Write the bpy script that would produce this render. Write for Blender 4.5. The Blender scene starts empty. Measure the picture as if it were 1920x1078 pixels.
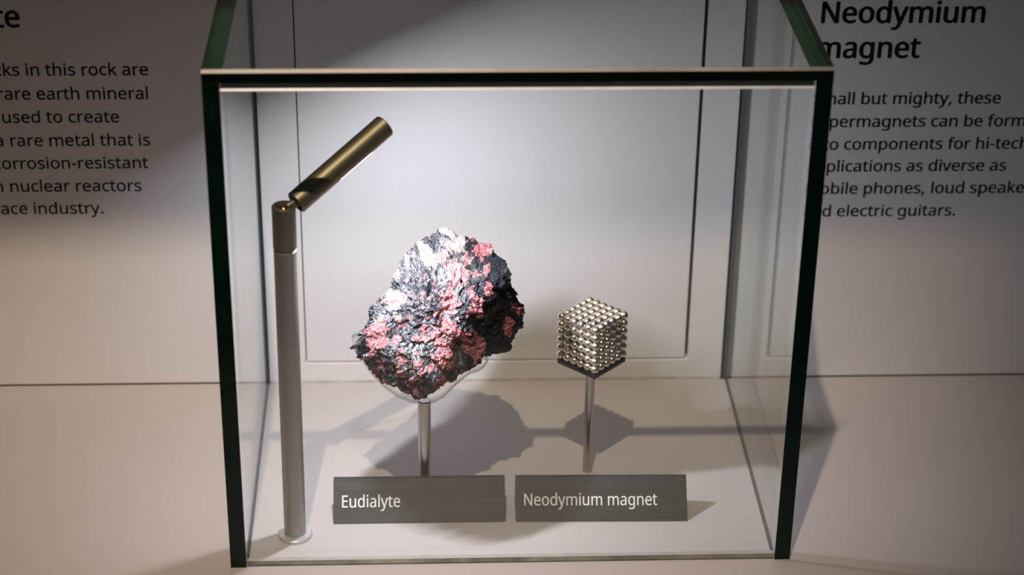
import bpy, bmesh, math, random
import numpy as np
from mathutils import Vector, Matrix, noise

random.seed(7)
scene = bpy.context.scene
COL = scene.collection

# ------------------------------------------------------------------ camera
cam_d = bpy.data.cameras.new('camera')
cam_d.sensor_width = 36.0
cam_d.lens = 72.95
cam_d.clip_start = 0.05
cam_d.dof.use_dof = True
cam_d.dof.focus_distance = 1.235
cam_d.dof.aperture_fstop = 6.3
cam = bpy.data.objects.new('camera', cam_d)
COL.objects.link(cam)
R_, F_, U_ = (0.99893, -0.04442, 0.01319), (0.04543, 0.8827, -0.46774), (0.00913, 0.46783, 0.88377)
cam.matrix_world = Matrix(((R_[0], U_[0], -F_[0], -0.05409), (R_[1], U_[1], -F_[1], -1.21774),
                           (R_[2], U_[2], -F_[2], 0.71674), (0, 0, 0, 1)))
scene.camera = cam

# ------------------------------------------------------------------ world, lights, exposure
world = bpy.data.worlds.new('gallery_gloom')
scene.world = world
world.use_nodes = True
bg = world.node_tree.nodes['Background']
bg.inputs[0].default_value = (1.0, 0.86, 0.76, 1)
bg.inputs[1].default_value = 0.016

def spot(name, loc, target, energy, color, size_deg, radius, blend=0.3):
    l = bpy.data.lights.new(name, 'SPOT')
    l.energy = energy; l.color = color; l.spot_size = math.radians(size_deg)
    l.spot_blend = blend; l.shadow_soft_size = radius
    o = bpy.data.objects.new(name, l); COL.objects.link(o)
    o.location = loc
    o.rotation_euler = (Vector(target) - Vector(loc)).to_track_quat('-Z', 'Y').to_euler()
    return o

spot('gallery_spotlight', (-0.189, -1.139, 2.30), (-0.125, -0.06, 0.05), 150.0, (1.0, 0.78, 0.58), 24.5, 0.016, 1.0)
LED_WATTS = 0.60
LED_COLOR = (0.885, 0.89, 1.0, 1)

vs = scene.view_settings
vs.view_transform = 'Standard'; vs.look = 'None'; vs.exposure = 0.03; vs.gamma = 1.0
vs.use_curve_mapping = False
scene.cycles.max_bounces = 14
scene.cycles.transparent_max_bounces = 40
scene.cycles.sample_clamp_indirect = 6.0

# ------------------------------------------------------------------ materials
def new_mat(name):
    m = bpy.data.materials.new(name); m.use_nodes = True
    nt = m.node_tree
    return m, nt, nt.nodes['Principled BSDF']

def principled(name, color, rough=0.5, metal=0.0, spec=0.5, noise_scale=0.0, noise_amt=0.0, bump=0.0, bump_scale=400.0):
    m, nt, b = new_mat(name)
    b.inputs['Base Color'].default_value = (*color, 1)
    b.inputs['Roughness'].default_value = rough
    b.inputs['Metallic'].default_value = metal
    b.inputs['Specular IOR Level'].default_value = spec
    tc = nt.nodes.new('ShaderNodeTexCoord')
    if noise_amt:
        n = nt.nodes.new('ShaderNodeTexNoise'); n.inputs['Scale'].default_value = noise_scale
        n.inputs['Detail'].default_value = 5
        nt.links.new(tc.outputs['Object'], n.inputs['Vector'])
        mr = nt.nodes.new('ShaderNodeMapRange')
        mr.inputs[1].default_value = 0.3; mr.inputs[2].default_value = 0.7
        mr.inputs[3].default_value = 1 - noise_amt; mr.inputs[4].default_value = 1 + noise_amt
        nt.links.new(n.outputs['Fac'], mr.inputs[0])
        mx = nt.nodes.new('ShaderNodeMix'); mx.data_type = 'RGBA'; mx.blend_type = 'MULTIPLY'
        mx.inputs[0].default_value = 1
        mx.inputs[6].default_value = (*color, 1)
        nt.links.new(mr.outputs[0], mx.inputs[7])
        nt.links.new(mx.outputs[2], b.inputs['Base Color'])
    if bump:
        n2 = nt.nodes.new('ShaderNodeTexNoise'); n2.inputs['Scale'].default_value = bump_scale
        n2.inputs['Detail'].default_value = 4
        nt.links.new(tc.outputs['Object'], n2.inputs['Vector'])
        bp = nt.nodes.new('ShaderNodeBump'); bp.inputs['Strength'].default_value = bump
        bp.inputs['Distance'].default_value = 0.001
        nt.links.new(n2.outputs['Fac'], bp.inputs['Height'])
        nt.links.new(bp.outputs['Normal'], b.inputs['Normal'])
    return m

def painted(name, color, specks):
    """off-white satin paint; the counter also carries scattered dust specks and faint smudges"""
    m = principled(name, color, 0.48, 0, 0.35, 6.0, 0.025, 0.05, 700)
    nt = m.node_tree; b = nt.nodes['Principled BSDF']
    if specks:
        src = b.inputs['Base Color'].links[0].from_socket
        tc = nt.nodes['Texture Coordinate']
        v = nt.nodes.new('ShaderNodeTexVoronoi'); v.inputs['Scale'].default_value = 70
        v.inputs['Randomness'].default_value = 1.0
        nt.links.new(tc.outputs['Object'], v.inputs['Vector'])
        sep = nt.nodes.new('ShaderNodeSeparateColor')
        nt.links.new(v.outputs['Color'], sep.inputs[0])
        pick = nt.nodes.new('ShaderNodeMath'); pick.operation = 'GREATER_THAN'; pick.inputs[1].default_value = 0.90
        nt.links.new(sep.outputs[0], pick.inputs[0])
        size = nt.nodes.new('ShaderNodeMath'); size.operation = 'LESS_THAN'; size.inputs[1].default_value = 0.040
        nt.links.new(v.outputs['Distance'], size.inputs[0])
        both = nt.nodes.new('ShaderNodeMath'); both.operation = 'MULTIPLY'
        nt.links.new(pick.outputs[0], both.inputs[0]); nt.links.new(size.outputs[0], both.inputs[1])
        amt = nt.nodes.new('ShaderNodeMath'); amt.operation = 'MULTIPLY'; amt.inputs[1].default_value = 0.45
        nt.links.new(both.outputs[0], amt.inputs[0])
        mx = nt.nodes.new('ShaderNodeMix'); mx.data_type = 'RGBA'
        nt.links.new(amt.outputs[0], mx.inputs[0]); nt.links.new(src, mx.inputs[6])
        mx.inputs[7].default_value = (0.09, 0.075, 0.06, 1)
        nt.links.new(mx.outputs[2], b.inputs['Base Color'])
    return m

def clear_pane(name, tint, refl0=0.04):
    """polished clear sheet: straight-through transmission with a tint plus angle-dependent reflection"""
    m = bpy.data.materials.new(name); m.use_nodes = True
    nt = m.node_tree; nt.nodes.clear()
    out = nt.nodes.new('ShaderNodeOutputMaterial')
    tr = nt.nodes.new('ShaderNodeBsdfTransparent'); tr.inputs[0].default_value = (*tint, 1)
    gl = nt.nodes.new('ShaderNodeBsdfGlossy'); gl.inputs['Roughness'].default_value = 0.0
    gl.inputs[0].default_value = (1, 1, 1, 1)
    lw = nt.nodes.new('ShaderNodeLayerWeight'); lw.inputs['Blend'].default_value = 0.5
    p = nt.nodes.new('ShaderNodeMath'); p.operation = 'POWER'; p.inputs[1].default_value = 5.0
    nt.links.new(lw.outputs['Facing'], p.inputs[0])
    a = nt.nodes.new('ShaderNodeMath'); a.operation = 'MULTIPLY_ADD'
    a.inputs[1].default_value = 1 - refl0; a.inputs[2].default_value = refl0
    nt.links.new(p.outputs[0], a.inputs[0])
    mx = nt.nodes.new('ShaderNodeMixShader')
    nt.links.new(a.outputs[0], mx.inputs[0]); nt.links.new(tr.outputs[0], mx.inputs[1]); nt.links.new(gl.outputs[0], mx.inputs[2])
    nt.links.new(mx.outputs[0], out.inputs[0])
    return m

def emissive(name, color, strength):
    m, nt, b = new_mat(name)
    b.inputs['Base Color'].default_value = (0.9, 0.9, 0.9, 1)
    b.inputs['Emission Color'].default_value = color
    b.inputs['Emission Strength'].default_value = strength
    return m

M = {}
M['wall'] = painted('wall_paint', (0.78, 0.76, 0.755), False)
M['counter'] = painted('counter_paint', (0.465, 0.428, 0.412), True)
M['joint_shade'] = principled('painted_joint_shade', (0.02, 0.02, 0.02), 0.9)
M['sealant'] = principled('sealant', (0.52, 0.48, 0.47), 0.6, 0, 0.3, 90, 0.25)
M['glass'] = clear_pane('clear_glass', (0.972, 0.985, 0.978))
M['glass_top'] = clear_pane('clear_top_glass', (0.95, 0.968, 0.955), 0.045)
M['glass_edge'] = principled('green_glass_edge', (0.0008, 0.014, 0.009), 0.12, 0, 0.25, 60, 0.35)
M['glass_top_edge'] = principled('green_glass_joint', (0.014, 0.075, 0.038), 0.25, 0, 0.5, 30, 0.3)
M['black_edge'] = principled('dark_front_edge', (0.002, 0.006, 0.004), 0.10, 0, 0.5)
M['glass_bevel'] = principled('ground_glass_bevel', (0.25, 0.25, 0.23), 0.38, 0, 0.5, 40, 0.3)
M['lit_chamfer'] = principled('pale_lit_chamfer', (0.66, 0.74, 0.84), 0.35, 0, 0.5, 50, 0.2)  # pale blue puts the lamp light caught in the top chamfer into its colour
M['olive_edge_tone'] = principled('olive_edge_tone', (0.13, 0.115, 0.08), 0.5, 0, 0.4, 60, 0.5)
M['dark_edge_tone'] = principled('dark_edge_tone', (0.012, 0.025, 0.028), 0.4)
M['grey_edge_tone'] = principled('grey_edge_tone', (0.11, 0.11, 0.115), 0.5)
M['bronze'] = principled('bronze_anodised', (0.25, 0.22, 0.15), 0.45, 0.85, 0.5, 300, 0.06, 0.02, 2500)
M['collar'] = principled('grey_collar_metal', (0.20, 0.185, 0.155), 0.45, 0.6, 0.5)
M['post'] = principled('grey_post_metal', (0.36, 0.35, 0.335), 0.42, 0.6, 0.5, 300, 0.04)
M['flange'] = principled('flange_metal', (0.62, 0.62, 0.61), 0.35, 0.5, 0.5)
M['brass'] = principled('brass_screw', (0.75, 0.52, 0.18), 0.25, 1.0)
M['led'] = emissive('led_strip', LED_COLOR, 12.0)
M['led_side'] = emissive('led_lens_side', LED_COLOR, 130.0)
M['steel'] = principled('brushed_steel', (0.50, 0.47, 0.43), 0.28, 1.0, 0.5, 200, 0.05)
M['black_plate'] = principled('black_plate', (0.018, 0.017, 0.016), 0.28, 0, 0.5)
M['label_grey'] = principled('brushed_grey_label', (0.06, 0.058, 0.056), 0.5, 0.2, 0.5)
M['white_ink'] = principled('white_ink', (0.86, 0.86, 0.86), 0.5, 0, 0.3)
M['black_ink'] = principled('black_ink', (0.008, 0.008, 0.009), 0.55, 0, 0.2)
M['acrylic'] = clear_pane('clear_acrylic', (0.97, 0.97, 0.97))
M['ball'] = principled('nickel_ball', (0.88, 0.81, 0.70), 0.34, 1.0, 0.5)

# brushed horizontal streaks on the label faces
nt = M['label_grey'].node_tree; b = nt.nodes['Principled BSDF']
tc = nt.nodes['Texture Coordinate']; mp = nt.nodes.new('ShaderNodeMapping'); mp.inputs['Scale'].default_value = (14, 420, 420)
nz = nt.nodes.new('ShaderNodeTexNoise'); nz.inputs['Scale'].default_value = 1.0; nz.inputs['Detail'].default_value = 3
cr = nt.nodes.new('ShaderNodeValToRGB')
cr.color_ramp.elements[0].position = 0.3; cr.color_ramp.elements[0].color = (0.030, 0.030, 0.031, 1)
cr.color_ramp.elements[1].position = 0.7; cr.color_ramp.elements[1].color = (0.047, 0.047, 0.046, 1)
nt.links.new(tc.outputs['Object'], mp.inputs['Vector']); nt.links.new(mp.outputs[0], nz.inputs['Vector'])
nt.links.new(nz.outputs['Fac'], cr.inputs[0]); nt.links.new(cr.outputs[0], b.inputs['Base Color'])

# frosted cut edge of the acrylic; its white paints in lamp light piped through
m = bpy.data.materials.new('acrylic_cut_edge'); m.use_nodes = True
nt = m.node_tree; nt.nodes.clear()
out = nt.nodes.new('ShaderNodeOutputMaterial')
tr = nt.nodes.new('ShaderNodeBsdfTransparent'); tr.inputs[0].default_value = (0.95, 0.95, 0.95, 1)
df = nt.nodes.new('ShaderNodeBsdfPrincipled'); df.inputs['Base Color'].default_value = (0.92, 0.92, 0.90, 1); df.inputs['Roughness'].default_value = 0.25
tl = nt.nodes.new('ShaderNodeBsdfTranslucent'); tl.inputs[0].default_value = (0.95, 0.95, 0.94, 1)
m2 = nt.nodes.new('ShaderNodeMixShader'); m2.inputs[0].default_value = 0.5
nt.links.new(df.outputs[0], m2.inputs[1]); nt.links.new(tl.outputs[0], m2.inputs[2])
mx = nt.nodes.new('ShaderNodeMixShader')
tc = nt.nodes.new('ShaderNodeTexCoord'); nz = nt.nodes.new('ShaderNodeTexNoise'); nz.inputs['Scale'].default_value = 70
mr = nt.nodes.new('ShaderNodeMapRange'); mr.inputs[1].default_value = .3; mr.inputs[2].default_value = .7; mr.inputs[3].default_value = .75; mr.inputs[4].default_value = 1.0
nt.links.new(tc.outputs['Object'], nz.inputs['Vector']); nt.links.new(nz.outputs['Fac'], mr.inputs[0]); nt.links.new(mr.outputs[0], mx.inputs[0])
nt.links.new(tr.outputs[0], mx.inputs[1]); nt.links.new(m2.outputs[0], mx.inputs[2]); nt.links.new(mx.outputs[0], out.inputs[0])
M['acrylic_edge'] = m

# mineral: black glittering amphibole with blocky pink crystals
def rock_material():
    m, nt, b = new_mat('pink_and_black_mineral')
    L = nt.links.new
    def N(t, **kw):
        n = nt.nodes.new(t)
        for k, v in kw.items(): setattr(n, k, v)
        return n
    tc = N('ShaderNodeTexCoord')
    ap = N('ShaderNodeAttribute'); ap.attribute_name = 'pink'
    at = N('ShaderNodeAttribute'); at.attribute_name = 'pale'
    ag = N('ShaderNodeAttribute'); ag.attribute_name = 'silver'
    n1 = N('ShaderNodeTexNoise'); n1.inputs['Scale'].default_value = 330; n1.inputs['Detail'].default_value = 6; n1.inputs['Roughness'].default_value = 0.65
    L(tc.outputs['Object'], n1.inputs['Vector'])
    n2 = N('ShaderNodeTexNoise'); n2.inputs['Scale'].default_value = 620; n2.inputs['Detail'].default_value = 4
    L(tc.outputs['Object'], n2.inputs['Vector'])
    # crisp ragged mask
    e = N('ShaderNodeMath', operation='MULTIPLY_ADD'); e.inputs[1].default_value = 1.5; e.inputs[2].default_value = -0.75
    L(n1.outputs['Fac'], e.inputs[0])
    s = N('ShaderNodeMath', operation='ADD'); L(ap.outputs['Fac'], s.inputs[0]); L(e.outputs[0], s.inputs[1])
    mk = N('ShaderNodeMapRange'); mk.inputs[1].default_value = 0.44; mk.inputs[2].default_value = 0.54
    L(s.outputs[0], mk.inputs[0])
    # pink ramp
    rp = N('ShaderNodeValToRGB')
    els = rp.color_ramp.elements
    els[0].position = 0.37; els[0].color = (0.20, 0.05, 0.058, 1)
    els[1].position = 0.66; els[1].color = (0.44, 0.25, 0.25, 1)
    x = els.new(0.46); x.color = (0.30, 0.085, 0.095, 1)
    x = els.new(0.55); x.color = (0.39, 0.155, 0.16, 1)
    L(n2.outputs['Fac'], rp.inputs[0])
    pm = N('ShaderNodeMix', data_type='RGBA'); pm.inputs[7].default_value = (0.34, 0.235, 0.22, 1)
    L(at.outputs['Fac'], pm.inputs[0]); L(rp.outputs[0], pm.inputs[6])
    # black / silver ramp with small facets
    v = N('ShaderNodeTexVoronoi'); v.inputs['Scale'].default_value = 950
    mp = N('ShaderNodeMapping'); mp.inputs['Rotation'].default_value = (0.5, 0.3, 0.7); mp.inputs['Scale'].default_value = (1, 0.45, 1)
    L(tc.outputs['Object'], mp.inputs['Vector']); L(mp.outputs[0], v.inputs['Vector'])
    sc = N('ShaderNodeSeparateColor'); L(v.outputs['Color'], sc.inputs[0])
    sil = N('ShaderNodeMath', operation='MULTIPLY'); pw = N('ShaderNodeMath', operation='POWER'); pw.inputs[1].default_value = 1.5; L(sc.outputs[0], pw.inputs[0]); L(pw.outputs[0], sil.inputs[0]); L(ag.outputs['Fac'], sil.inputs[1])
    dk = N('ShaderNodeMix', data_type='RGBA'); dk.inputs[6].default_value = (0.014, 0.016, 0.020, 1); dk.inputs[7].default_value = (0.52, 0.52, 0.56, 1)
    L(sil.outputs[0], dk.inputs[0])
    col = N('ShaderNodeMix', data_type='RGBA'); L(mk.outputs[0], col.inputs[0]); L(dk.outputs[2], col.inputs[6]); L(pm.outputs[2], col.inputs[7])
    L(col.outputs[2], b.inputs['Base Color'])
    rr = N('ShaderNodeMapRange'); rr.inputs[3].default_value = 0.27; rr.inputs[4].default_value = 0.55
    L(mk.outputs[0], rr.inputs[0]); L(rr.outputs[0], b.inputs['Roughness'])
    inv = N('ShaderNodeMath', operation='SUBTRACT'); inv.inputs[0].default_value = 1; L(mk.outputs[0], inv.inputs[1])
    mt = N('ShaderNodeMath', operation='MULTIPLY'); L(sil.outputs[0], mt.inputs[0]); L(inv.outputs[0], mt.inputs[1])
    L(mt.outputs[0], b.inputs['Metallic'])
    # facet normals: every small cell tilts its own way
    geo = N('ShaderNodeNewGeometry')
    sub = N('ShaderNodeVectorMath', operation='SUBTRACT'); sub.inputs[1].default_value = (0.5, 0.5, 0.5); L(v.outputs['Color'], sub.inputs[0])
    am1 = N('ShaderNodeMapRange'); am1.inputs[3].default_value = 0.30; am1.inputs[4].default_value = 0.95; L(ag.outputs['Fac'], am1.inputs[0])
    amt = N('ShaderNodeMapRange'); amt.inputs[4].default_value = 0.22; L(mk.outputs[0], amt.inputs[0]); L(am1.outputs[0], amt.inputs[3])
    sp_ = N('ShaderNodeMapRange'); sp_.inputs[3].default_value = 0.12; sp_.inputs[4].default_value = 0.6; L(ag.outputs['Fac'], sp_.inputs[0])
    L(sp_.outputs[0], b.inputs['Specular IOR Level'])
    scl = N('ShaderNodeVectorMath', operation='SCALE'); L(sub.outputs[0], scl.inputs[0]); L(amt.outputs[0], scl.inputs['Scale'])
    bp = N('ShaderNodeBump'); bp.inputs['Strength'].default_value = 0.55; bp.inputs['Distance'].default_value = 0.0012
    L(n2.outputs['Fac'], bp.inputs['Height'])
    add = N('ShaderNodeVectorMath', operation='ADD'); L(bp.outputs['Normal'], add.inputs[0]); L(scl.outputs[0], add.inputs[1])
    nm = N('ShaderNodeVectorMath', operation='NORMALIZE'); L(add.outputs[0], nm.inputs[0])
    L(nm.outputs[0], b.inputs['Normal'])
    return m
M['rock'] = rock_material()

# ------------------------------------------------------------------ helpers
def obj(name, bm, mat, parent=None, smooth=False):
    me = bpy.data.meshes.new(name)
    bm.to_mesh(me); bm.free()
    for mm in (mat if isinstance(mat, (list, tuple)) else [mat]):
        me.materials.append(M[mm])
    if smooth:
        for p in me.polygons: p.use_smooth = True
    o = bpy.data.objects.new(name, me); COL.objects.link(o)
    if parent: o.parent = parent
    return o

def thing(name, label, cat, loc=(0, 0, 0), rotz=0.0, group=None):
    o = bpy.data.objects.new(name, None); COL.objects.link(o)
    o.location = loc; o.rotation_euler = (0, 0, rotz); o.empty_display_size = 0.02
    return tag(o, label, cat, group)

def tag(o, label, cat, group=None):
    o['label'] = label; o['category'] = cat
    if group: o['group'] = group
    return o

def struct(o):
    o['kind'] = 'structure'
    return o

def box(bm, x0, x1, y0, y1, z0, z1, bev=0.0):
    r = bmesh.ops.create_cube(bm, size=1.0)
    vs_ = r['verts']
    for v in vs_:
        v.co = Vector((x0 + (v.co.x + .5) * (x1 - x0), y0 + (v.co.y + .5) * (y1 - y0), z0 + (v.co.z + .5) * (z1 - z0)))
    if bev:
        es = list({e for v in vs_ for e in v.link_edges})
        bmesh.ops.bevel(bm, geom=es, offset=bev, segments=2, affect='EDGES')
    return bm

def lathe(bm, prof, seg=48, mat=None):
    """turn a list of (radius, height) about z; mat is applied to all points"""
    rings = []
    for r, z in prof:
        if r < 1e-7:
            rings.append([bm.verts.new((0, 0, z))])
        else:
            rings.append([bm.verts.new((r * math.cos(2 * math.pi * k / seg), r * math.sin(2 * math.pi * k / seg), z)) for k in range(seg)])
    for a, c in zip(rings, rings[1:]):
        for k in range(seg):
            k2 = (k + 1) % seg
            q = [a[k % len(a)], a[k2 % len(a)], c[k2 % len(c)], c[k % len(c)]]
            u = []
            for v in q:
                if v not in u: u.append(v)
            if len(u) > 2: bm.faces.new(u)
    if mat is not None:
        bmesh.ops.transform(bm, matrix=mat, verts=bm.verts)
    bmesh.ops.recalc_face_normals(bm, faces=bm.faces)
    return bm

def smooth_by_angle(o, deg=35):
    for p in o.data.polygons: p.use_smooth = True
    o.data.set_sharp_from_angle(angle=math.radians(deg))

def prism(bm, pts, z0, z1):
    a = [bm.verts.new((x, y, z0)) for x, y in pts]
    c = [bm.verts.new((x, y, z1)) for x, y in pts]
    bm.faces.new(a[::-1]); bm.faces.new(c)
    n = len(pts)
    for i in range(n):
        bm.faces.new((a[i], a[(i + 1) % n], c[(i + 1) % n], c[i]))
    bmesh.ops.recalc_face_normals(bm, faces=bm.faces)
    return bm

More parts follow.
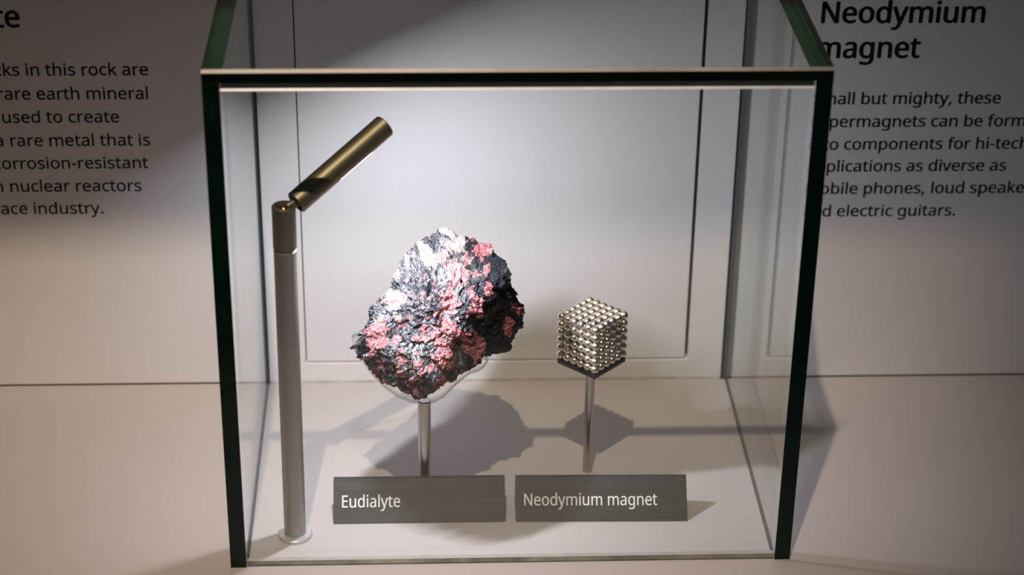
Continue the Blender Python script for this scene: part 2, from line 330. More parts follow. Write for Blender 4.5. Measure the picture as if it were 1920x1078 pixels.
# ------------------------------------------------------------------ lettering (glyph outlines of a humanist sans, in thousandths)
GLYPHS = {",":[215,[[154,84,136,23,111,-42,85,-103,33,-103,49,-38,63,31,73,93,148,93]]],"-":[258,[[32,184,32,246,226,246,226,184]]],".":[215,[[58,43,59,61,64,75,72,85,82,92,94,96,107,97,120,96,132,92,142,85,151,75,156,61,157,43,156,26,151,12,142,2,132,-6,120,-10,107,-11,94,-10,82,-6,72,2,64,12,59,26]]],"E":[446,[[398,0,78,0,78,573,398,573,398,509,150,509,150,330,383,330,383,268,150,268,150,63,398,63]]],"N":[609,[[532,0,447,0,141,476,138,476,141,432,143,378,144,320,144,0,78,0,78,573,161,573,467,99,470,99,468,137,466,193,464,249,464,573,532,573]]],"S":[440,[[403,153,400,121,392,92,378,66,359,44,335,26,307,11,274,1,238,-6,198,-8,137,-5,83,4,41,19,41,88,62,80,86,72,113,65,142,59,171,56,201,55,228,56,252,60,273,66,290,74,305,85,316,98,324,113,329,129,330,147,329,164,325,180,318,194,308,207,295,218,277,230,255,241,228,252,196,265,172,274,151,284,131,294,114,305,98,317,85,330,74,344,65,359,57,375,52,393,49,413,48,435,51,464,58,490,71,513,89,533,110,550,136,563,165,573,197,579,231,581,262,580,290,577,318,572,343,565,367,558,389,549,366,487,346,495,325,502,302,508,278,513,254,516,229,517,207,516,187,513,169,507,155,499,142,489,133,478,126,464,122,450,121,434,122,416,126,400,133,386,143,373,156,362,172,351,193,341,217,330,246,318,278,306,307,293,332,279,353,264,371,247,385,228,395,206,401,181]]],"a":[450,[[231,437,279,433,318,422,347,403,368,375,381,338,385,293,385,0,334,0,320,61,317,61,304,46,292,33,279,22,265,13,250,5,234,-1,216,-5,195,-7,172,-8,148,-7,124,-2,103,6,84,16,68,30,55,48,45,68,39,92,37,119,43,159,59,192,87,219,127,238,179,251,243,257,316,259,316,285,313,317,306,342,293,359,275,371,253,378,227,380,205,379,183,376,163,370,106,347,84,400,104,410,126,419,151,426,177,432,204,436],[252,208,204,203,167,195,141,182,124,165,113,144,110,119,112,97,120,79,132,66,148,56,167,51,188,49,223,52,253,62,279,79,299,103,311,134,315,172,315,210]]],"b":[493,[[139,461,138,410,135,373,139,373,153,390,169,405,189,419,213,429,240,435,272,437,322,431,365,412,401,381,428,338,444,283,449,215,447,168,439,127,427,91,410,61,390,36,365,17,337,3,306,-5,272,-8,240,-6,213,0,189,10,169,24,153,38,139,55,133,55,119,0,68,0,68,609,139,609],[260,379,231,377,207,371,188,361,172,348,159,330,150,308,144,282,140,252,139,217,139,214,142,165,150,125,165,93,187,69,219,55,261,51,297,55,325,69,348,93,363,126,373,166,376,216,373,265,363,306,348,338,325,360,296,374]]],"c":[385,[[241,-8,204,-5,170,2,139,15,112,34,88,58,69,87,55,123,47,165,44,213,47,262,56,305,71,342,90,372,114,396,142,415,174,428,208,435,245,438,267,437,288,435,309,431,328,426,344,421,358,415,337,356,292,370,244,376,217,374,193,368,172,358,155,343,141,325,131,303,123,277,119,247,117,213,119,181,123,152,131,126,141,104,155,86,172,71,191,61,214,55,240,53,262,54,283,56,302,60,351,78,351,15,336,8,320,3,304,-2,285,-5,264,-7]]],"d":[493,[[221,-8,171,-2,128,17,92,48,65,91,49,146,44,214,49,282,66,338,93,381,128,413,171,432,221,438,243,437,262,434,280,429,296,423,310,416,323,407,354,374,359,374,356,405,354,438,354,609,425,609,425,0,368,0,358,58,354,58,323,24,310,15,296,7,279,1,262,-4,242,-7],[232,51,273,55,305,67,328,88,343,117,352,154,355,200,355,213,352,263,343,304,329,336,306,360,274,375,231,379,196,374,168,359,146,334,130,300,120,260,117,213,120,165,130,125,146,93,168,69,197,55]]],"e":[452,[[234,438,269,435,301,427,329,414,354,396,374,373,390,346,402,315,409,281,411,244,411,201,117,201,122,157,134,119,154,90,181,69,215,56,254,52,280,53,305,56,327,60,348,66,370,73,392,82,392,20,370,11,349,4,327,-1,304,-5,279,-7,251,-8,212,-5,176,3,143,17,114,36,90,61,70,91,56,126,47,167,44,212,47,257,55,297,68,333,86,364,108,390,134,411,164,426,198,435],[233,380,202,377,175,366,154,348,137,323,125,293,119,257,338,257,336,281,333,302,326,322,318,338,306,353,292,364,276,373,256,378]]],"f":[276,[[266,375,158,375,158,0,87,0,87,375,12,375,12,408,87,432,87,457,89,492,95,522,104,547,116,568,132,585,152,597,174,606,199,612,227,613,274,609,310,599,292,544,262,552,228,556,206,553,189,545,175,532,166,513,160,489,158,458,158,430,266,430]]],"g":[493,[[221,438,248,436,273,431,297,422,319,409,338,393,355,373,359,373,369,430,425,430,425,-7,423,-46,416,-80,404,-109,388,-135,367,-155,341,-172,310,-183,274,-190,233,-192,202,-192,174,-189,147,-186,122,-180,99,-174,78,-165,78,-100,99,-110,123,-118,149,-125,177,-130,206,-133,237,-134,271,-130,300,-119,324,-101,341,-77,352,-48,355,-13,355,4,356,32,358,57,354,57,338,37,320,21,299,8,275,-1,250,-6,221,-8,170,-2,126,18,91,51,65,95,49,149,44,214,49,278,65,332,91,377,126,411,169,431],[230,379,207,376,187,370,169,359,153,344,140,326,130,303,123,277,119,247,117,213,120,165,130,124,146,92,169,68,197,54,232,50,253,51,271,53,288,58,303,65,315,74,326,85,336,98,343,113,349,131,353,151,355,173,356,197,356,214,355,251,350,282,343,309,332,331,319,348,302,362,281,371,257,377]]],"h":[496,[[139,431,138,399,135,370,140,370,149,385,161,397,174,407,188,416,204,424,221,429,238,434,255,436,273,437,306,435,335,430,360,421,382,408,399,391,413,370,423,344,429,314,431,280,431,0,361,0,361,275,358,307,351,333,338,353,319,367,295,376,265,379,235,377,210,370,189,360,173,347,160,329,150,308,144,283,140,254,139,222,139,0,68,0,68,609,139,609]]],"i":[207,[[139,430,139,0,68,0,68,430],[104,591,115,590,124,586,133,580,140,572,144,560,145,546,144,532,140,521,133,512,124,506,115,502,104,501,93,502,83,506,75,512,68,521,64,532,63,546,64,560,68,572,75,580,83,586,93,590]]],"k":[428,[[138,291,137,257,135,221,138,221,152,240,172,264,189,285,326,430,409,430,235,246,421,0,336,0,187,200,138,158,138,0,68,0,68,609,138,609]]],"l":[207,[[139,0,68,0,68,609,139,609]]],"m":[750,[[540,438,584,434,621,421,649,401,669,371,681,330,685,280,685,0,615,0,615,277,613,308,606,333,594,353,577,367,555,376,528,379,490,374,460,362,438,342,423,315,414,280,411,237,411,0,342,0,342,277,341,298,337,317,332,333,325,347,315,359,303,367,289,374,272,377,253,379,227,377,204,370,185,360,170,347,158,329,150,308,144,283,140,255,139,223,139,0,68,0,68,430,125,430,136,371,140,371,149,385,160,398,173,409,186,418,201,425,217,431,233,435,249,437,266,438,298,436,325,430,349,420,369,406,386,388,398,366,402,366,418,388,438,406,461,420,486,430,512,436]]],"n":[496,[[275,438,322,434,361,421,391,401,413,371,426,330,431,280,431,0,361,0,361,275,358,307,351,333,338,353,319,367,295,376,265,379,222,374,189,361,166,338,151,308,142,269,139,223,139,0,68,0,68,430,125,430,136,371,140,371,150,385,162,398,175,409,190,418,206,425,222,431,239,435,257,437]]],"o":[485,[[442,216,440,181,436,150,428,121,417,95,404,71,388,51,369,33,348,18,324,7,299,-1,271,-6,241,-8,214,-6,188,-1,163,7,140,18,119,33,100,51,84,71,70,95,59,121,51,150,46,181,44,216,47,261,55,301,68,336,87,367,110,392,137,412,169,426,204,435,244,438,281,435,316,426,347,412,374,392,398,367,417,336,431,301,439,261],[117,216,119,184,123,154,130,128,141,105,155,86,172,71,192,59,216,53,243,51,270,53,294,59,314,71,331,86,345,105,356,128,363,154,367,184,369,216,367,248,363,277,355,303,345,325,331,344,314,359,294,370,270,376,242,379,202,374,171,359,147,335,130,303,120,263]]],"p":[493,[[273,438,322,432,365,413,401,383,428,339,444,284,449,216,447,170,439,129,427,93,410,62,390,37,365,17,337,3,306,-5,272,-8,251,-7,231,-4,213,1,197,7,182,15,170,24,139,55,134,55,137,20,139,-16,139,-192,68,-192,68,430,126,430,136,371,139,371,170,405,182,414,197,422,213,429,231,434,251,437],[260,379,233,377,210,371,190,362,174,349,161,333,152,313,145,289,141,261,139,229,139,216,140,182,144,152,150,126,159,103,172,85,188,70,208,59,233,53,261,51,286,53,308,60,326,72,341,88,354,108,364,131,371,157,375,186,376,217,373,262,363,302,348,334,325,359,296,374]]],"r":[331,[[269,438,295,437,319,433,310,368,287,372,264,374,248,373,232,369,217,363,202,355,189,346,176,334,166,321,156,305,149,289,143,270,140,251,139,229,139,0,68,0,68,430,126,430,134,351,137,351,147,367,158,381,170,395,183,407,198,418,214,426,231,433,249,437]]],"s":[384,[[348,119,346,92,339,69,327,49,311,32,292,18,268,6,241,-2,210,-6,176,-8,148,-7,122,-5,99,-1,78,5,59,11,42,19,42,83,60,75,81,67,104,60,128,54,153,50,178,49,211,51,236,57,256,66,269,79,277,94,280,112,271,141,264,150,253,158,239,167,222,176,200,185,174,196,148,206,124,217,103,228,84,239,69,252,57,266,48,283,43,302,41,324,46,358,61,386,85,408,118,425,157,435,202,438,228,437,252,434,275,430,298,424,319,417,339,409,315,353,258,372,238,377,218,379,197,380,171,379,149,374,131,366,118,356,111,343,108,328,109,317,113,307,119,298,127,290,139,282,154,274,219,246,245,236,268,226,289,215,306,203,321,191,333,176,341,159,346,140]]],"t":[289,[[212,50,245,53,272,59,272,5,240,-4,200,-8,178,-7,157,-3,138,4,120,13,104,27,91,44,82,66,76,93,74,125,74,375,13,375,13,409,75,437,103,528,144,528,144,430,269,430,269,375,144,375,144,127,146,103,153,83,163,69,177,58,193,52]]],"u":[496,[[427,430,427,0,370,0,359,57,356,57,346,43,334,31,321,20,306,11,290,4,273,-1,256,-5,238,-7,220,-8,187,-6,159,-1,134,8,112,21,95,38,81,59,71,85,65,114,63,148,63,430,135,430,135,153,137,122,145,96,158,76,176,62,200,53,230,51,260,53,285,59,306,69,323,82,336,100,345,121,352,146,356,175,357,206,357,430]]],"v":[407,[[163,0,0,430,75,430,167,176,180,137,193,96,201,63,204,63,214,96,227,138,241,176,332,430,407,430,244,0]]],"y":[409,[[1,430,76,430,169,185,184,144,196,105,205,68,209,68,224,121,245,186,333,430,409,430,224,-59,213,-85,201,-108,188,-130,173,-148,157,-164,138,-176,117,-185,94,-191,67,-192,34,-190,9,-186,9,-130,30,-133,56,-135,72,-134,86,-131,99,-126,110,-118,121,-110,130,-99,152,-59,174,-2]]]," ":[209,[]]}

def line_width(s):
    return sum(GLYPHS[c][0] for c in s) / 1000.0

def lettering(name, lines, mat, parent, matrix, bold=0.0, thick=0.00012):
    """lines: (text, x, baseline, size_x, size_y); flat letters standing a hair off their surface"""
    bm = bmesh.new()
    shifts = [(0, 0)] if not bold else [(-bold, 0), (bold, 0), (0, bold * .6), (0, -bold * .6)]
    for k, (dx, dy) in enumerate(shifts):                      # heavier weights: the outline struck several times
        cu = bpy.data.curves.new(name, 'CURVE'); cu.dimensions = '2D'; cu.fill_mode = 'BOTH'
        cu.extrude = thick + k * 0.000003
        for text, x, y, sx, sy in lines:
            pen = x
            for ch in text:
                adv, contours = GLYPHS[ch]
                for c in contours:
                    n = len(c) // 2
                    sp = cu.splines.new('POLY'); sp.points.add(n - 1); sp.use_cyclic_u = True
                    for i in range(n):
                        sp.points[i].co = (pen + dx + c[2 * i] / 1000 * sx, y + dy + c[2 * i + 1] / 1000 * sy, 0, 1)
                pen += adv / 1000 * sx
        tmp = bpy.data.objects.new(name + '_outline', cu); COL.objects.link(tmp)
        part = bpy.data.meshes.new_from_object(tmp.evaluated_get(bpy.context.evaluated_depsgraph_get()))
        bm.from_mesh(part)
        bpy.data.objects.remove(tmp); bpy.data.curves.remove(cu); bpy.data.meshes.remove(part)
    me = bpy.data.meshes.new(name); bm.to_mesh(me); bm.free()
    me.materials.clear(); me.materials.append(M[mat])
    for p in me.polygons: p.material_index = 0
    me.transform(matrix)
    o = bpy.data.objects.new(name, me); COL.objects.link(o)
    if parent: o.parent = parent
    return o

# ------------------------------------------------------------------ the setting
W2, D, H, T, TT = 0.165, 0.2131, 0.3127, 0.00916, 0.0072     # glass case
PL, PR, PZ = -0.1295, 0.1279, 0.0154                          # recessed panel

bm = bmesh.new()
box(bm, -1.1, PL - 0.0004, 0, 0.02, 0.0011, 1.0)
box(bm, PR + 0.0011, 1.1, 0, 0.02, 0.0011, 1.0)
box(bm, PL - 0.0004, PR + 0.0011, 0, 0.02, 0.0011, PZ - 0.0004, 0.0004)
box(bm, PL - 0.0004, PR + 0.0011, 0, 0.02, 0.62, 1.0)
struct(obj('wall_back', bm, 'wall'))
bm = bmesh.new()
box(bm, -1.1, 1.1, 0.0235, 0.03, -0.03, 1.0)
struct(obj('joint_backing_1', bm, 'joint_shade'))                            # near-black backing sheet: shade inside the joints painted as colour

bm = bmesh.new(); box(bm, PL + 0.0004, PR - 0.0011, 0.0006, 0.018, PZ + 0.0004, 0.618, 0.0005)
tag(obj('access_panel', bm, 'wall'), 'flush off-white access panel in the wall behind the rock, outlined by a thin dark joint', 'panel')

t = thing('display_counter', 'pale painted counter top carrying the glass case and its exhibits', 'counter', (0, 0, 0))
bm = bmesh.new(); box(bm, -1.1, 1.1, -0.47, -0.0002, -0.04, 0, 0.0)
obj('counter_top', bm, 'counter', t)
bm = bmesh.new(); box(bm, -1.1, 1.1, -0.455, 0.02, -0.9, -0.04, 0.0)
obj('counter_front', bm, 'counter', t)
bm = bmesh.new(); box(bm, -W2 + T, W2 - T, -0.0006, 0.0006, -0.0005, 0.0014, 0.0004)
obj('sealant_bead', bm, 'sealant', t)

# bulkhead over the display: its lower front edge cuts the gallery light off the upper wall
bm = bmesh.new(); box(bm, -1.1, 1.1, -0.463, 0.03, 1.0, 1.08, 0.002)
struct(obj('ceiling', bm, 'wall'))

# ------------------------------------------------------------------ glass case
def pane(name, parent, x0, x1, y0, y1, z0, z1, rule, mats, bev=0.0):
    bm = bmesh.new(); box(bm, x0, x1, y0, y1, z0, z1)
    if bev:
        bmesh.ops.bevel(bm, geom=[e for e in bm.edges if rule_edge(e, z1)], offset=bev, segments=1, affect='EDGES')
    bmesh.ops.recalc_face_normals(bm, faces=bm.faces)
    for f in bm.faces: f.material_index = rule(f.normal)
    return obj(name, bm, mats, parent)

def rule_edge(e, z1):
    return all(v.co.z > z1 - 1e-6 for v in e.verts) and abs(e.verts[0].co.y - e.verts[1].co.y) < 1e-6 and e.verts[0].co.y < -0.1

case = thing('display_case', 'clear glass display case with dark green edges standing against the wall', 'display case', (0, 0, 0))
def top_rule(n):
    if n.z > 0.9 or n.z < -0.9: return 0
    if 0.1 < n.z < 0.9: return 2
    return 1
pane('top_pane', case, -W2, W2, -D, -0.0004, H - TT, H, top_rule, ['glass_top', 'black_edge', 'glass_bevel'], 0.0016)
def side_rule(n):
    if abs(n.x) > 0.9: return 0
    if n.z > 0.9: return 2
    if n.y < -0.9: return 1
    return 0
for s in (-1, 1):
    xa, xb = (-W2, -W2 + T) if s < 0 else (W2 - T, W2)
    pane('side_pane', case, xa, xb, -D, -0.0004, 0.0002, H - TT - 0.0002, side_rule, ['glass', 'glass_edge', 'glass_top_edge'])
def front_rule(n):
    if abs(n.y) > 0.9: return 0
    if 0.1 < n.z: return 1
    if n.z < -0.9: return 2
    return 0
pane('front_pane', case, -W2 + T + 0.0002, W2 - T - 0.0002, -D + 0.0006, -D + 0.0006 + T, 0.0002, H - TT - 0.0004,
     front_rule, ['glass', 'lit_chamfer', 'glass'], 0.0042)
bm = bmesh.new(); box(bm, -W2 + T + 0.0004, W2 - T - 0.0004, -D + 0.0012, -D + 0.0054, 0.0001, 0.0008)
obj('base_edge_strip', bm, 'olive_edge_tone', case)  # added strip, coloured like the front pane's bottom edge seen through glass
for s in (-1, 1):
    xi = s * (W2 - T)
    if s < 0:
        bm = bmesh.new(); box(bm, xi, xi + 0.0015, -0.0022, -0.0004, 0.0004, H - TT - 0.0004)
        obj('rear_edge_strip', bm, 'dark_edge_tone', case)  # added strip standing in for the dark rear edge of the pane
    else:
        bm = bmesh.new(); box(bm, xi - 0.0026, xi, -0.0020, -0.0004, 0.0004, H - TT - 0.0004)
        box(bm, xi - 0.0038, xi - 0.0026, -0.0016, -0.0001, 0.0004, H - TT - 0.0004)
        for f in bm.faces: f.material_index = 0 if f.calc_center_median().x > xi - 0.0027 else 1
        obj('rear_edge_strip', bm, ['grey_edge_tone', 'dark_edge_tone'], case)  # added strips in the tones of the pane's refracted rear edge
    bm = bmesh.new(); box(bm, min(xi, xi - s * 0.0010), max(xi, xi - s * 0.0010), -D + T + 0.001, -0.0024, 0.0001, 0.0013)
    obj('base_edge_strip', bm, 'grey_edge_tone', case)  # added strip drawing the thin line of the pane's inner bottom edge

# ------------------------------------------------------------------ printed text on the wall
SX, SY = 0.0138, 0.0138
face = Matrix.Translation((0, -0.00008, 0)) @ Matrix.Rotation(math.radians(90), 4, 'X')
right = [("Small but mighty, these", .2020), ("supermagnets can be formed", .1861), ("into components for hi-tech", .1702),
         ("applications as diverse as", .1546), ("mobile phones, loud speakers", .1386), ("and electric guitars.", .1223)]
t = thing('wall_text', 'black printed text on the wall right of the case, headed Neodymium magnet', 'wall text', (0.1984, 0, 0))
sh = Matrix.Translation((-0.1984, 0, 0)) @ face
lettering('heading', [("Neodymium", .1986, .2572, .0228, .0243), ("magnet", .1980, .2337, .0228, .0243)], 'black_ink', t, sh, 0.00042)
lettering('body_text', [(s, .1984, z, SX, SY) for s, z in right], 'black_ink', t, sh, 0.00008)
left = [("flecks in this rock are", -.2206, .2241), ("rare earth mineral", -.2214, .2080), ("used to create", -.2410, .1922),
        ("a rare metal that is", -.2227, .1761), ("corrosion-resistant", -.2252, .1603), ("in nuclear reactors", -.2304, .1442),
        ("space industry.", -.2556, .1284)]
t = thing('wall_text', 'black printed text on the wall left of the case, cut off by the photo edge', 'wall text', (-0.26, 0, 0))
sh = Matrix.Translation((0.26, 0, 0)) @ face
lettering('heading', [("Eudialyte", -.2966 - line_width("Eudialyte") * .0228, .2562, .0228, .0243)], 'black_ink', t, sh, 0.00042)
lettering('body_text', [(s, xe - line_width(s) * SX, z, SX, SY) for s, xe, z in left], 'black_ink', t, sh, 0.00008)

# ------------------------------------------------------------------ lamp
BX, BY = -0.1289, -0.1803
lamp = thing('display_lamp', 'slim grey post lamp with tilted bronze head and lit strip, at left inside the case', 'lamp', (BX, BY, 0))
o = obj('base_flange', lathe(bmesh.new(), [(0, 0), (0.0103, 0), (0.0103, 0.0016), (0.0097, 0.0022), (0.0066, 0.0022), (0.0066, 0.0026), (0, 0.0026)]), 'flange', lamp); smooth_by_angle(o)
lean = 0.0012
pm = Matrix.Shear('XY', 4, (lean / 0.2, 0))
o = obj('post', lathe(bmesh.new(), [(0, 0.002), (0.0065, 0.002), (0.0065, 0.1922), (0.0058, 0.1926), (0.0058, 0.1936), (0, 0.1936)], 48, pm), 'post', lamp); smooth_by_angle(o)
o = obj('collar', lathe(bmesh.new(), [(0, 0.1934), (0.0064, 0.1934), (0.0067, 0.1940), (0.0067, 0.2190), (0.0062, 0.2197), (0.0050, 0.2197), (0.0047, 0.2192), (0.0045, 0.2165), (0, 0.2165)], 48, pm), 'collar', lamp); smooth_by_angle(o)
o = obj('screw', lathe(bmesh.new(), [(0, 0.2165), (0.0022, 0.2165), (0.0022, 0.2180), (0.0016, 0.2186), (0, 0.2187)], 24, pm), 'brass', o); smooth_by_angle(o)
hd = Vector((0.72038, 0.53068, 0.44637)).normalized()
P0 = Vector((-0.1212, -0.1765, 0.2190)) - Vector((BX, BY, 0))
fwd = Vector(F_)
down = Vector((0.412, 0.15, -0.895)); down = (down - hd * down.dot(hd)).normalized()
side = hd.cross(down).normalized()
hm = Matrix(((down.x, side.x, hd.x, P0.x), (down.y, side.y, hd.y, P0.y), (down.z, side.z, hd.z, P0.z), (0, 0, 0, 1)))
HL, HR = 0.0690, 0.0067
# head tube: open rims at both ends and a slot sunk along the lower side
bm = bmesh.new()
lathe(bm, [(0, 0.0035), (0.0052, 0.0035), (0.0054, 0.0004), (0.0060, 0.0), (HR, 0.0006), (HR, 0.020), (HR, 0.026), (HR, 0.0550), (HR, HL - 0.0006), (0.0061, HL), (0.0052, HL - 0.0004), (0.0050, HL - 0.005), (0, HL - 0.005)], 64)
for v in bm.verts:                                             # flatten the lower side where the light slot sits
    if 0.0255 <= v.co.z <= 0.0552 and v.co.x > HR - 0.0010:
        v.co.x = HR - 0.0010
bmesh.ops.transform(bm, matrix=hm, verts=bm.verts)
head = obj('lamp_head', bm, 'bronze', lamp); smooth_by_angle(head, 30)
bm = bmesh.new(); box(bm, HR - 0.0011, HR - 0.0003, -0.0026, 0.0026, 0.0285, 0.0530, 0.0002)
bmesh.ops.transform(bm, matrix=hm, verts=bm.verts)
bm.normal_update()
for f in bm.faces:
    dn = f.normal.dot(down)
    f.material_index = 0 if dn > 0.9 else 1
obj('led_strip', bm, ['led', 'led_side'], head)
ll = bpy.data.lights.new('led_light', 'AREA'); ll.shape = 'RECTANGLE'; ll.size = 0.024; ll.size_y = 0.005
ll.energy = LED_WATTS; ll.color = LED_COLOR[:3]; ll.spread = math.radians(168)
lo = bpy.data.objects.new('led_light', ll); COL.objects.link(lo); lo.parent = head
lp = P0 + hd * 0.04075 + down * (HR - 0.00015)
lo.matrix_local = Matrix(((hd.x, -side.x, -down.x, lp.x), (hd.y, -side.y, -down.y, lp.y), (hd.z, -side.z, -down.z, lp.z), (0, 0, 0, 1)))
# swivel between collar and head
bm = bmesh.new()
a = Vector((0.0035, 0.0005, 0.2186)); c = P0 + hd * 0.004
dv = c - a
rotm = dv.to_track_quat('Z', 'Y').to_matrix().to_4x4(); rotm.translation = a
lathe(bm, [(0, -0.0008), (0.0022, -0.0006), (0.0024, 0.0), (0.0024, dv.length * .45), (0.0033, dv.length * .5), (0.0033, dv.length * .75), (0.0024, dv.length * .8), (0.0024, dv.length), (0, dv.length)], 24, rotm)
o = obj('swivel', bm, 'bronze', lamp); smooth_by_angle(o)

# ------------------------------------------------------------------ rock specimen
OUTLINE = [(530,52),(600,70),(660,90),(715,100),(760,125),(800,140),(830,185),(870,205),(905,250),(920,300),(925,345),(955,390),(975,430),(997,475),(995,540),(975,610),(965,640),(935,680),(900,715),(860,737),(830,748),(775,750),(740,785),(700,815),(640,855),(590,885),(545,920),(500,945),(415,970),(350,945),(300,915),(250,890),(185,855),(150,825),(120,780),(80,735),(62,700),(95,655),(120,610),(150,565),(160,520),(180,465),(235,430),(270,400),(295,350),(300,290),(330,230),(360,190),(400,150),(430,120),(480,90),(510,60)]
# pink crystal patches on the front of the stone: centre, half-axes, paleness
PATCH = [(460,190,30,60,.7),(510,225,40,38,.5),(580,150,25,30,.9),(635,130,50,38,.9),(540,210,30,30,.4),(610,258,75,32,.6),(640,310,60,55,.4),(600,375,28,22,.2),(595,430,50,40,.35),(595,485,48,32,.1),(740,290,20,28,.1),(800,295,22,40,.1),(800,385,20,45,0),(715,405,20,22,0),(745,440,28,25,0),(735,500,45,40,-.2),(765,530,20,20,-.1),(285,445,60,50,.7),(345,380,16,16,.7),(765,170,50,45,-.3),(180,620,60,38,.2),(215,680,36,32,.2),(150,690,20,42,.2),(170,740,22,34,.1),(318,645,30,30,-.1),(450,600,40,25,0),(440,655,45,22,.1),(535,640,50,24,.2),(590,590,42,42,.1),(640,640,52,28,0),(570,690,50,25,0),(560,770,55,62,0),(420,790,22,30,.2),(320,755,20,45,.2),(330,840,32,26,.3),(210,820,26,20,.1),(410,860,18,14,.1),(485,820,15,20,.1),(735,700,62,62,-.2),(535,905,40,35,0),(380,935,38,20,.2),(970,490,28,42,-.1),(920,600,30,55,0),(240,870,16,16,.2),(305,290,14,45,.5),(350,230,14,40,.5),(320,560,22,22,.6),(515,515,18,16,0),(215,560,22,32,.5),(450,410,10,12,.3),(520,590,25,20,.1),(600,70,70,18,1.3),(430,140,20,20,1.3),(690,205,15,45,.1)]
SILVER = [(540,330,90,70,.9),(560,120,60,40,.5),(440,450,90,60,1.0),(640,400,50,70,.8),(640,530,60,60,.9),(430,520,90,50,1.0),(560,580,80,40,.6),(430,720,110,70,1.0),(330,880,60,50,.4),(260,530,80,60,.8),(380,300,60,80,.5),(520,170,40,50,.6),(760,300,60,70,.3),(600,840,40,50,.4),(640,200,60,30,.6)]
SC = 9.19                                                      # trace units per millimetre
def tr(x, y): return ((x - 530) / SC, (520 - y) / SC)

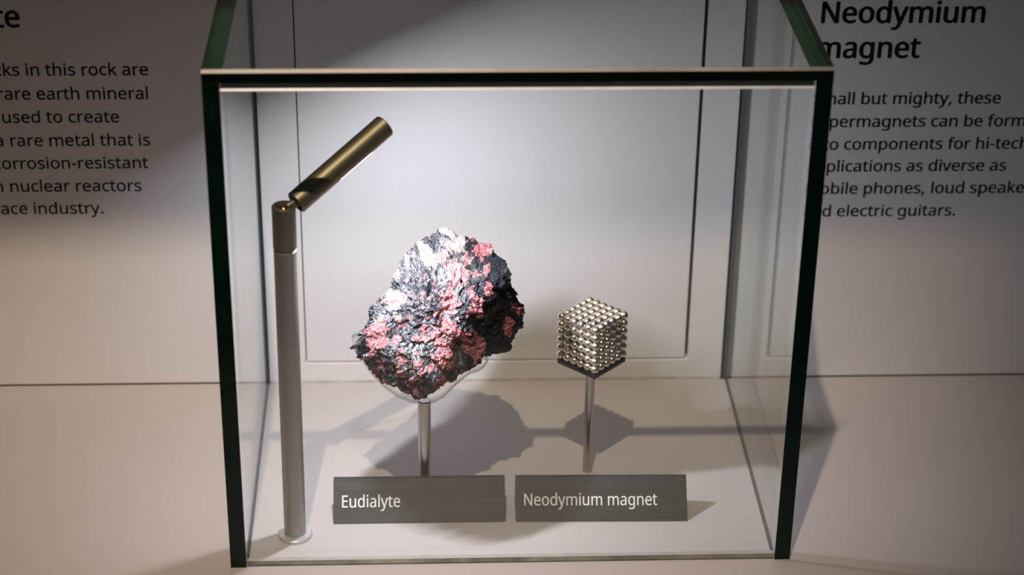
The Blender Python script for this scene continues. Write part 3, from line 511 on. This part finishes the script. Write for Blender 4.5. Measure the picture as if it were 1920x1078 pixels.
def build_rock():
    ang, rad = [], []
    for x, y in OUTLINE:
        u, v = tr(x, y); ang.append(math.atan2(v, u)); rad.append(math.hypot(u, v))
    order = np.argsort(ang); ang = np.array(ang)[order]; rad = np.array(rad)[order]
    bm = bmesh.new(); bmesh.ops.create_icosphere(bm, subdivisions=7, radius=1.0)
    P = np.array([v.co[:] for v in bm.verts])
    th = np.arctan2(P[:, 1], P[:, 0])
    r = np.interp(th, np.concatenate([ang - 2 * np.pi, ang, ang + 2 * np.pi]), np.tile(rad, 3))
    s = np.hypot(P[:, 0], P[:, 1])
    sp = np.clip(s, 1e-6, 1) ** 0.85
    u = r * sp * np.cos(th); v = r * sp * np.sin(th)
    c = P[:, 2]
    w = np.where(c > 0, 46.0, 34.0) * np.sign(c) * np.abs(c) ** 0.9
    for nx, ny, nz, h in ((-.20, .20, .96, 17.5), (.6, -.22, .77, 26.5), (-.45, -.5, .74, 39.0), (.08, .45, .89, 22.0), (-.55, .35, .75, 31.0), (.25, -.72, .65, 46.0)):
        lim = (h - nx * u - ny * v) / nz
        k = 2.0
        soft = -k * np.logaddexp(-w / k, -lim / k)             # rounded minimum
        w = np.where(c > -0.05, np.maximum(soft, np.minimum(w, -4.0)), w)
    w = w - 0.35 * np.maximum(v, 0)                            # the crown leans away
    Q = np.stack([u, v, w], 1)
    # dents
    for x, y, rr, dep in ((400, 570, 8, 3.0), (215, 500, 7, 2.0), (330, 400, 8, 2.5), (760, 180, 6, 3.0), (640, 690, 6, 3.0), (300, 640, 5, 2.0), (590, 500, 3, 1.5), (680, 560, 6, 2.5), (850, 560, 9, 2.5)):
        pu, pv = tr(x, y)
        d2 = ((Q[:, 0] - pu) ** 2 + (Q[:, 1] - pv) ** 2) / rr ** 2
        Q[:, 2] -= np.where(c > 0, dep * np.exp(-d2), 0)
    # masks
    pink = np.zeros(len(Q)); pale = np.zeros(len(Q)); silver = np.where(u < 16, 0.30, 0.0)  # silver left off the right face, its shade put into the colour
    warp = np.array([(noise.noise(Vector(q) * 0.22), noise.noise(Vector(q) * 0.22 + Vector((31, 7, 3)))) for q in Q]) * 2.4
    cell = np.array([noise.voronoi(Vector(q) * 0.55)[1][0][:] for q in Q]) / 0.55   # crystals take one colour each
    uu = 0.5 * Q[:, 0] + 0.5 * cell[:, 0] + warp[:, 0]; vv = 0.5 * Q[:, 1] + 0.5 * cell[:, 1] + warp[:, 1]
    front = c > -0.12
    for x, y, a, b_, pl in PATCH:
        pu, pv = tr(x, y)
        d = np.sqrt(((uu - pu) / (a / SC)) ** 2 + ((vv - pv) / (b_ / SC)) ** 2)
        mval = np.where(front, np.clip(1.5 - d, 0, 1), 0)
        better = mval > pink
        pale = np.where(better, pl, pale); pink = np.maximum(pink, mval)
    for x, y, a, b_, sv in SILVER:
        pu, pv = tr(x, y)
        d2 = ((uu - pu) / (a / SC)) ** 2 + ((vv - pv) / (b_ / SC)) ** 2
        silver = np.where(front, np.maximum(silver, sv * np.exp(-d2)), silver)
    # small crystals strewn between the large ones
    small = np.array([noise.noise(Vector(q) * 0.33 + Vector((2, 6, 4))) for q in cell])
    dens = np.array([noise.noise(Vector(q) * 0.07 + Vector((1, 0, 3))) for q in Q])
    strewn = np.clip((small + 0.35 * dens - 0.28) * 4.0, 0, 0.75)
    strewn = np.where(uu > 0.42 * (vv + 30) * 0 + 22, strewn * 0.4, strewn)
    pink = np.where(front, np.maximum(pink, strewn), pink)
    # out-of-sight side: scattered patches of the same crystals
    back = np.array([noise.noise(Vector(q) * 0.11 + Vector((5, 9, 2))) for q in Q])
    pink = np.where(~front, np.clip(back * 2.6, 0, 1), pink)
    # relief: rubbly lumps, then flat-faced crystal blocks at two sizes and fine grit
    def facets(q, k, tilt, step, seed):
        p = q * k + seed
        d, pts = noise.voronoi(p)
        c_ = pts[0]
        g = noise.cell_vector(c_ * 7.31 + Vector((0.37, 0.11, 0.73)))
        t_ = (g * 2 - Vector((1, 1, 1))).dot(p - c_) / k * tilt
        return t_ + step * (noise.cell(c_ * 5.17 + Vector((.2, .6, .4))) - 0.5), d[1] - d[0]
    disp = np.empty(len(Q))
    for i, q in enumerate(Q):
        qv = Vector(q)
        a = 2.0 * noise.noise(qv * 0.055) + 1.6 * noise.noise(qv * 0.12 + Vector((3, 1, 8)))
        wv = qv + noise.noise_vector(qv * 0.35) * 1.3
        f1, e1 = facets(wv, 0.15, 0.42, 1.5, Vector((1, 2, 3)))
        f2, e2 = facets(wv, 0.34, 0.36, 0.5, Vector((9, 4, 6)))
        f3, e3 = facets(qv, 0.9, 0.35, 0.15, Vector((3, 8, 5)))
        a += f1 - 0.4 * max(0, 1 - e1 / 0.10) + f2 - 0.2 * max(0, 1 - e2 / 0.10) + f3
        a += 0.30 * noise.noise(qv * 1.3) + 0.16 * noise.noise(qv * 2.6) - 0.45 * abs(noise.noise(wv * 0.7))
        disp[i] = a
    disp += np.minimum(pink, 0.8) * 1.0
    disp = np.clip(disp, -3.2, 2.6)
    nrm = Q / np.linalg.norm(Q, axis=1, keepdims=True)
    Q = Q + nrm * disp[:, None]
    for v_, q in zip(bm.verts, Q): v_.co = q * 0.001
    me = bpy.data.meshes.new('rock_specimen'); bm.to_mesh(me); bm.free()
    for nm, arr in (('pink', pink), ('pale', np.clip(pale, 0, 1.2)), ('silver', silver)):
        at = me.attributes.new(nm, 'FLOAT', 'POINT'); at.data.foreach_set('value', arr.astype(np.float32))
    me.materials.append(M['rock'])
    o = bpy.data.objects.new('rock_specimen', me); COL.objects.link(o)
    ua, va, wa = (0.9999, -0.01332, -0.00379), (0.00971, 0.47903, 0.87775), (-0.00987, -0.8777, 0.47911)
    o.matrix_world = Matrix(((ua[0], va[0], wa[0], -0.04192), (ua[1], va[1], wa[1], -0.13620), (ua[2], va[2], wa[2], 0.12636), (0, 0, 0, 1)))
    return o
tag(build_rock(), 'rugged pink and glittering black mineral rock held up in a clear acrylic cradle', 'rock')

# ------------------------------------------------------------------ acrylic cradle on its rod
AL = math.radians(28)
cx, cy, cz = -0.0507, -0.137, 0.0668
st = thing('specimen_stand', 'steel rod with clear acrylic cradle holding the rock', 'stand', (cx, cy, 0))
plate_m = Matrix.Translation((0, 0, cz)) @ Matrix.Rotation(AL, 4, 'X')
CR = [(-44.5, 48.1), (-42.8, 40.3), (-38.8, 32.4), (-33.2, 23.1), (-24.4, 12.3), (-16.3, 5.4), (-8.2, 1.5), (-0.2, 0.2), (6.3, 1.3), (11.9, 5.0), (17.8, 11.7), (23.8, 17.8), (28.4, 21.6), (33.4, 23.0), (37.1, 26.1), (39.8, 30.7), (37.2, 33.0), (31.3, 31.6), (25.6, 42.5), (12.0, 58.5), (-11.2, 58.7), (-31.0, 51.1), (-38.9, 46.5), (-41.6, 50.4)]
bm = prism(bmesh.new(), [(x / 1000, y / 1000) for x, y in CR], -0.005, 0.0)
bmesh.ops.bevel(bm, geom=[e for e in bm.edges if abs(e.verts[0].co.z - e.verts[1].co.z) < 1e-6], offset=0.0006, segments=2, affect='EDGES')
for f in bm.faces: f.material_index = 0 if abs(f.normal.z) > 0.9 else 1
bmesh.ops.transform(bm, matrix=plate_m, verts=bm.verts)
obj('cradle', bm, ['acrylic', 'acrylic_edge'], st)
o = obj('rod', lathe(bmesh.new(), [(0, 0), (0.0039, 0), (0.0039, cz + 0.0002), (0.0034, cz + 0.0008), (0, cz + 0.0008)], 40), 'steel', st); smooth_by_angle(o)

# ------------------------------------------------------------------ magnet cube on its stand
MX, MY, MZ, MA, PITCH = 0.05295, -0.10746, 0.09488, 0.80679, 0.00538
ms = thing('magnet_stand', 'thin steel rod with small black square plate under the ball cube', 'stand', (0.0520, -0.1135, 0))
o = obj('rod', lathe(bmesh.new(), [(0, 0), (0.0029, 0), (0.0029, 0.0752), (0, 0.0752)], 32), 'steel', ms); smooth_by_angle(o)
zt = MZ - 2.5 * PITCH - PITCH / 2
bm = bmesh.new(); box(bm, -0.0152, 0.0152, -0.0152, 0.0152, -0.0033, -0.0001, 0.0005)
bmesh.ops.transform(bm, matrix=Matrix.Translation((MX - 0.0520, MY + 0.1135, zt)) @ Matrix.Rotation(MA, 4, 'Z'), verts=bm.verts)
obj('plate', bm, 'black_plate', ms)

mc = thing('magnet_cube', 'cube built from small shiny silver magnet balls on a black plate', 'magnet', (MX, MY, zt), MA)
bm = bmesh.new(); bmesh.ops.create_uvsphere(bm, u_segments=28, v_segments=18, radius=PITCH / 2)
ball = obj('magnet_ball', bm, 'ball', mc, True)
spots, rest = [], []
for i in range(6):
    for j in range(6):
        for k in range(6):
            p = ((i - 2.5) * PITCH, (j - 2.5) * PITCH, (k + .5) * PITCH)
            (spots if i == 0 or j == 0 or k == 5 else rest).append(p)
for n_, p in enumerate(spots):
    o = ball if n_ == 0 else ball.copy()
    if n_: COL.objects.link(o); o.parent = mc
    o.location = p
    o.rotation_euler = (random.random(), random.random(), random.random())
bm = bmesh.new()
for p in rest:
    bmesh.ops.create_uvsphere(bm, u_segments=20, v_segments=12, radius=PITCH / 2, matrix=Matrix.Translation(p))
o = obj('magnet_balls', bm, 'ball', mc, True); o['kind'] = 'stuff'

# ------------------------------------------------------------------ captions
def caption(label, word, x0, y0, width, rz):
    t = thing('caption_block', label, 'label', (x0, y0, 0), rz, 'captions inside the case')
    dy, h = 0.0194, 0.0208
    pts = [(0, 0), (0.0012, 0), (dy + 0.004, 0), (dy + 0.0015, h), (dy - 0.0006, h)]
    bm = bmesh.new()
    a = [bm.verts.new((0, y, z)) for y, z in pts]; c = [bm.verts.new((width, y, z)) for y, z in pts]
    n = len(pts)
    bm.faces.new(a); bm.faces.new(c[::-1])
    for i in range(n): bm.faces.new((a[i], c[i], c[(i + 1) % n], a[(i + 1) % n]))
    bmesh.ops.recalc_face_normals(bm, faces=bm.faces)
    bmesh.ops.bevel(bm, geom=list(bm.edges), offset=0.0003, segments=2, affect='EDGES')
    obj('block', bm, 'label_grey', t)
    sl = math.atan2(h, dy - 0.0006)
    mm = Matrix.Rotation(sl, 4, 'X') @ Matrix.Translation((0, 0, 0.00006))
    lettering('lettering', [(word, 0.0045, 0.0102, 0.01055, 0.0128)], 'white_ink', t, mm, 0.00006, 0.0001)
caption('dark grey caption block lettered Eudialyte below the rock', "Eudialyte", -0.10645, -0.16975, 0.1045, -0.002)
caption('dark grey caption block lettered Neodymium magnet below the ball cube', "Neodymium magnet", 0.00424, -0.1702, 0.1048, -0.018)
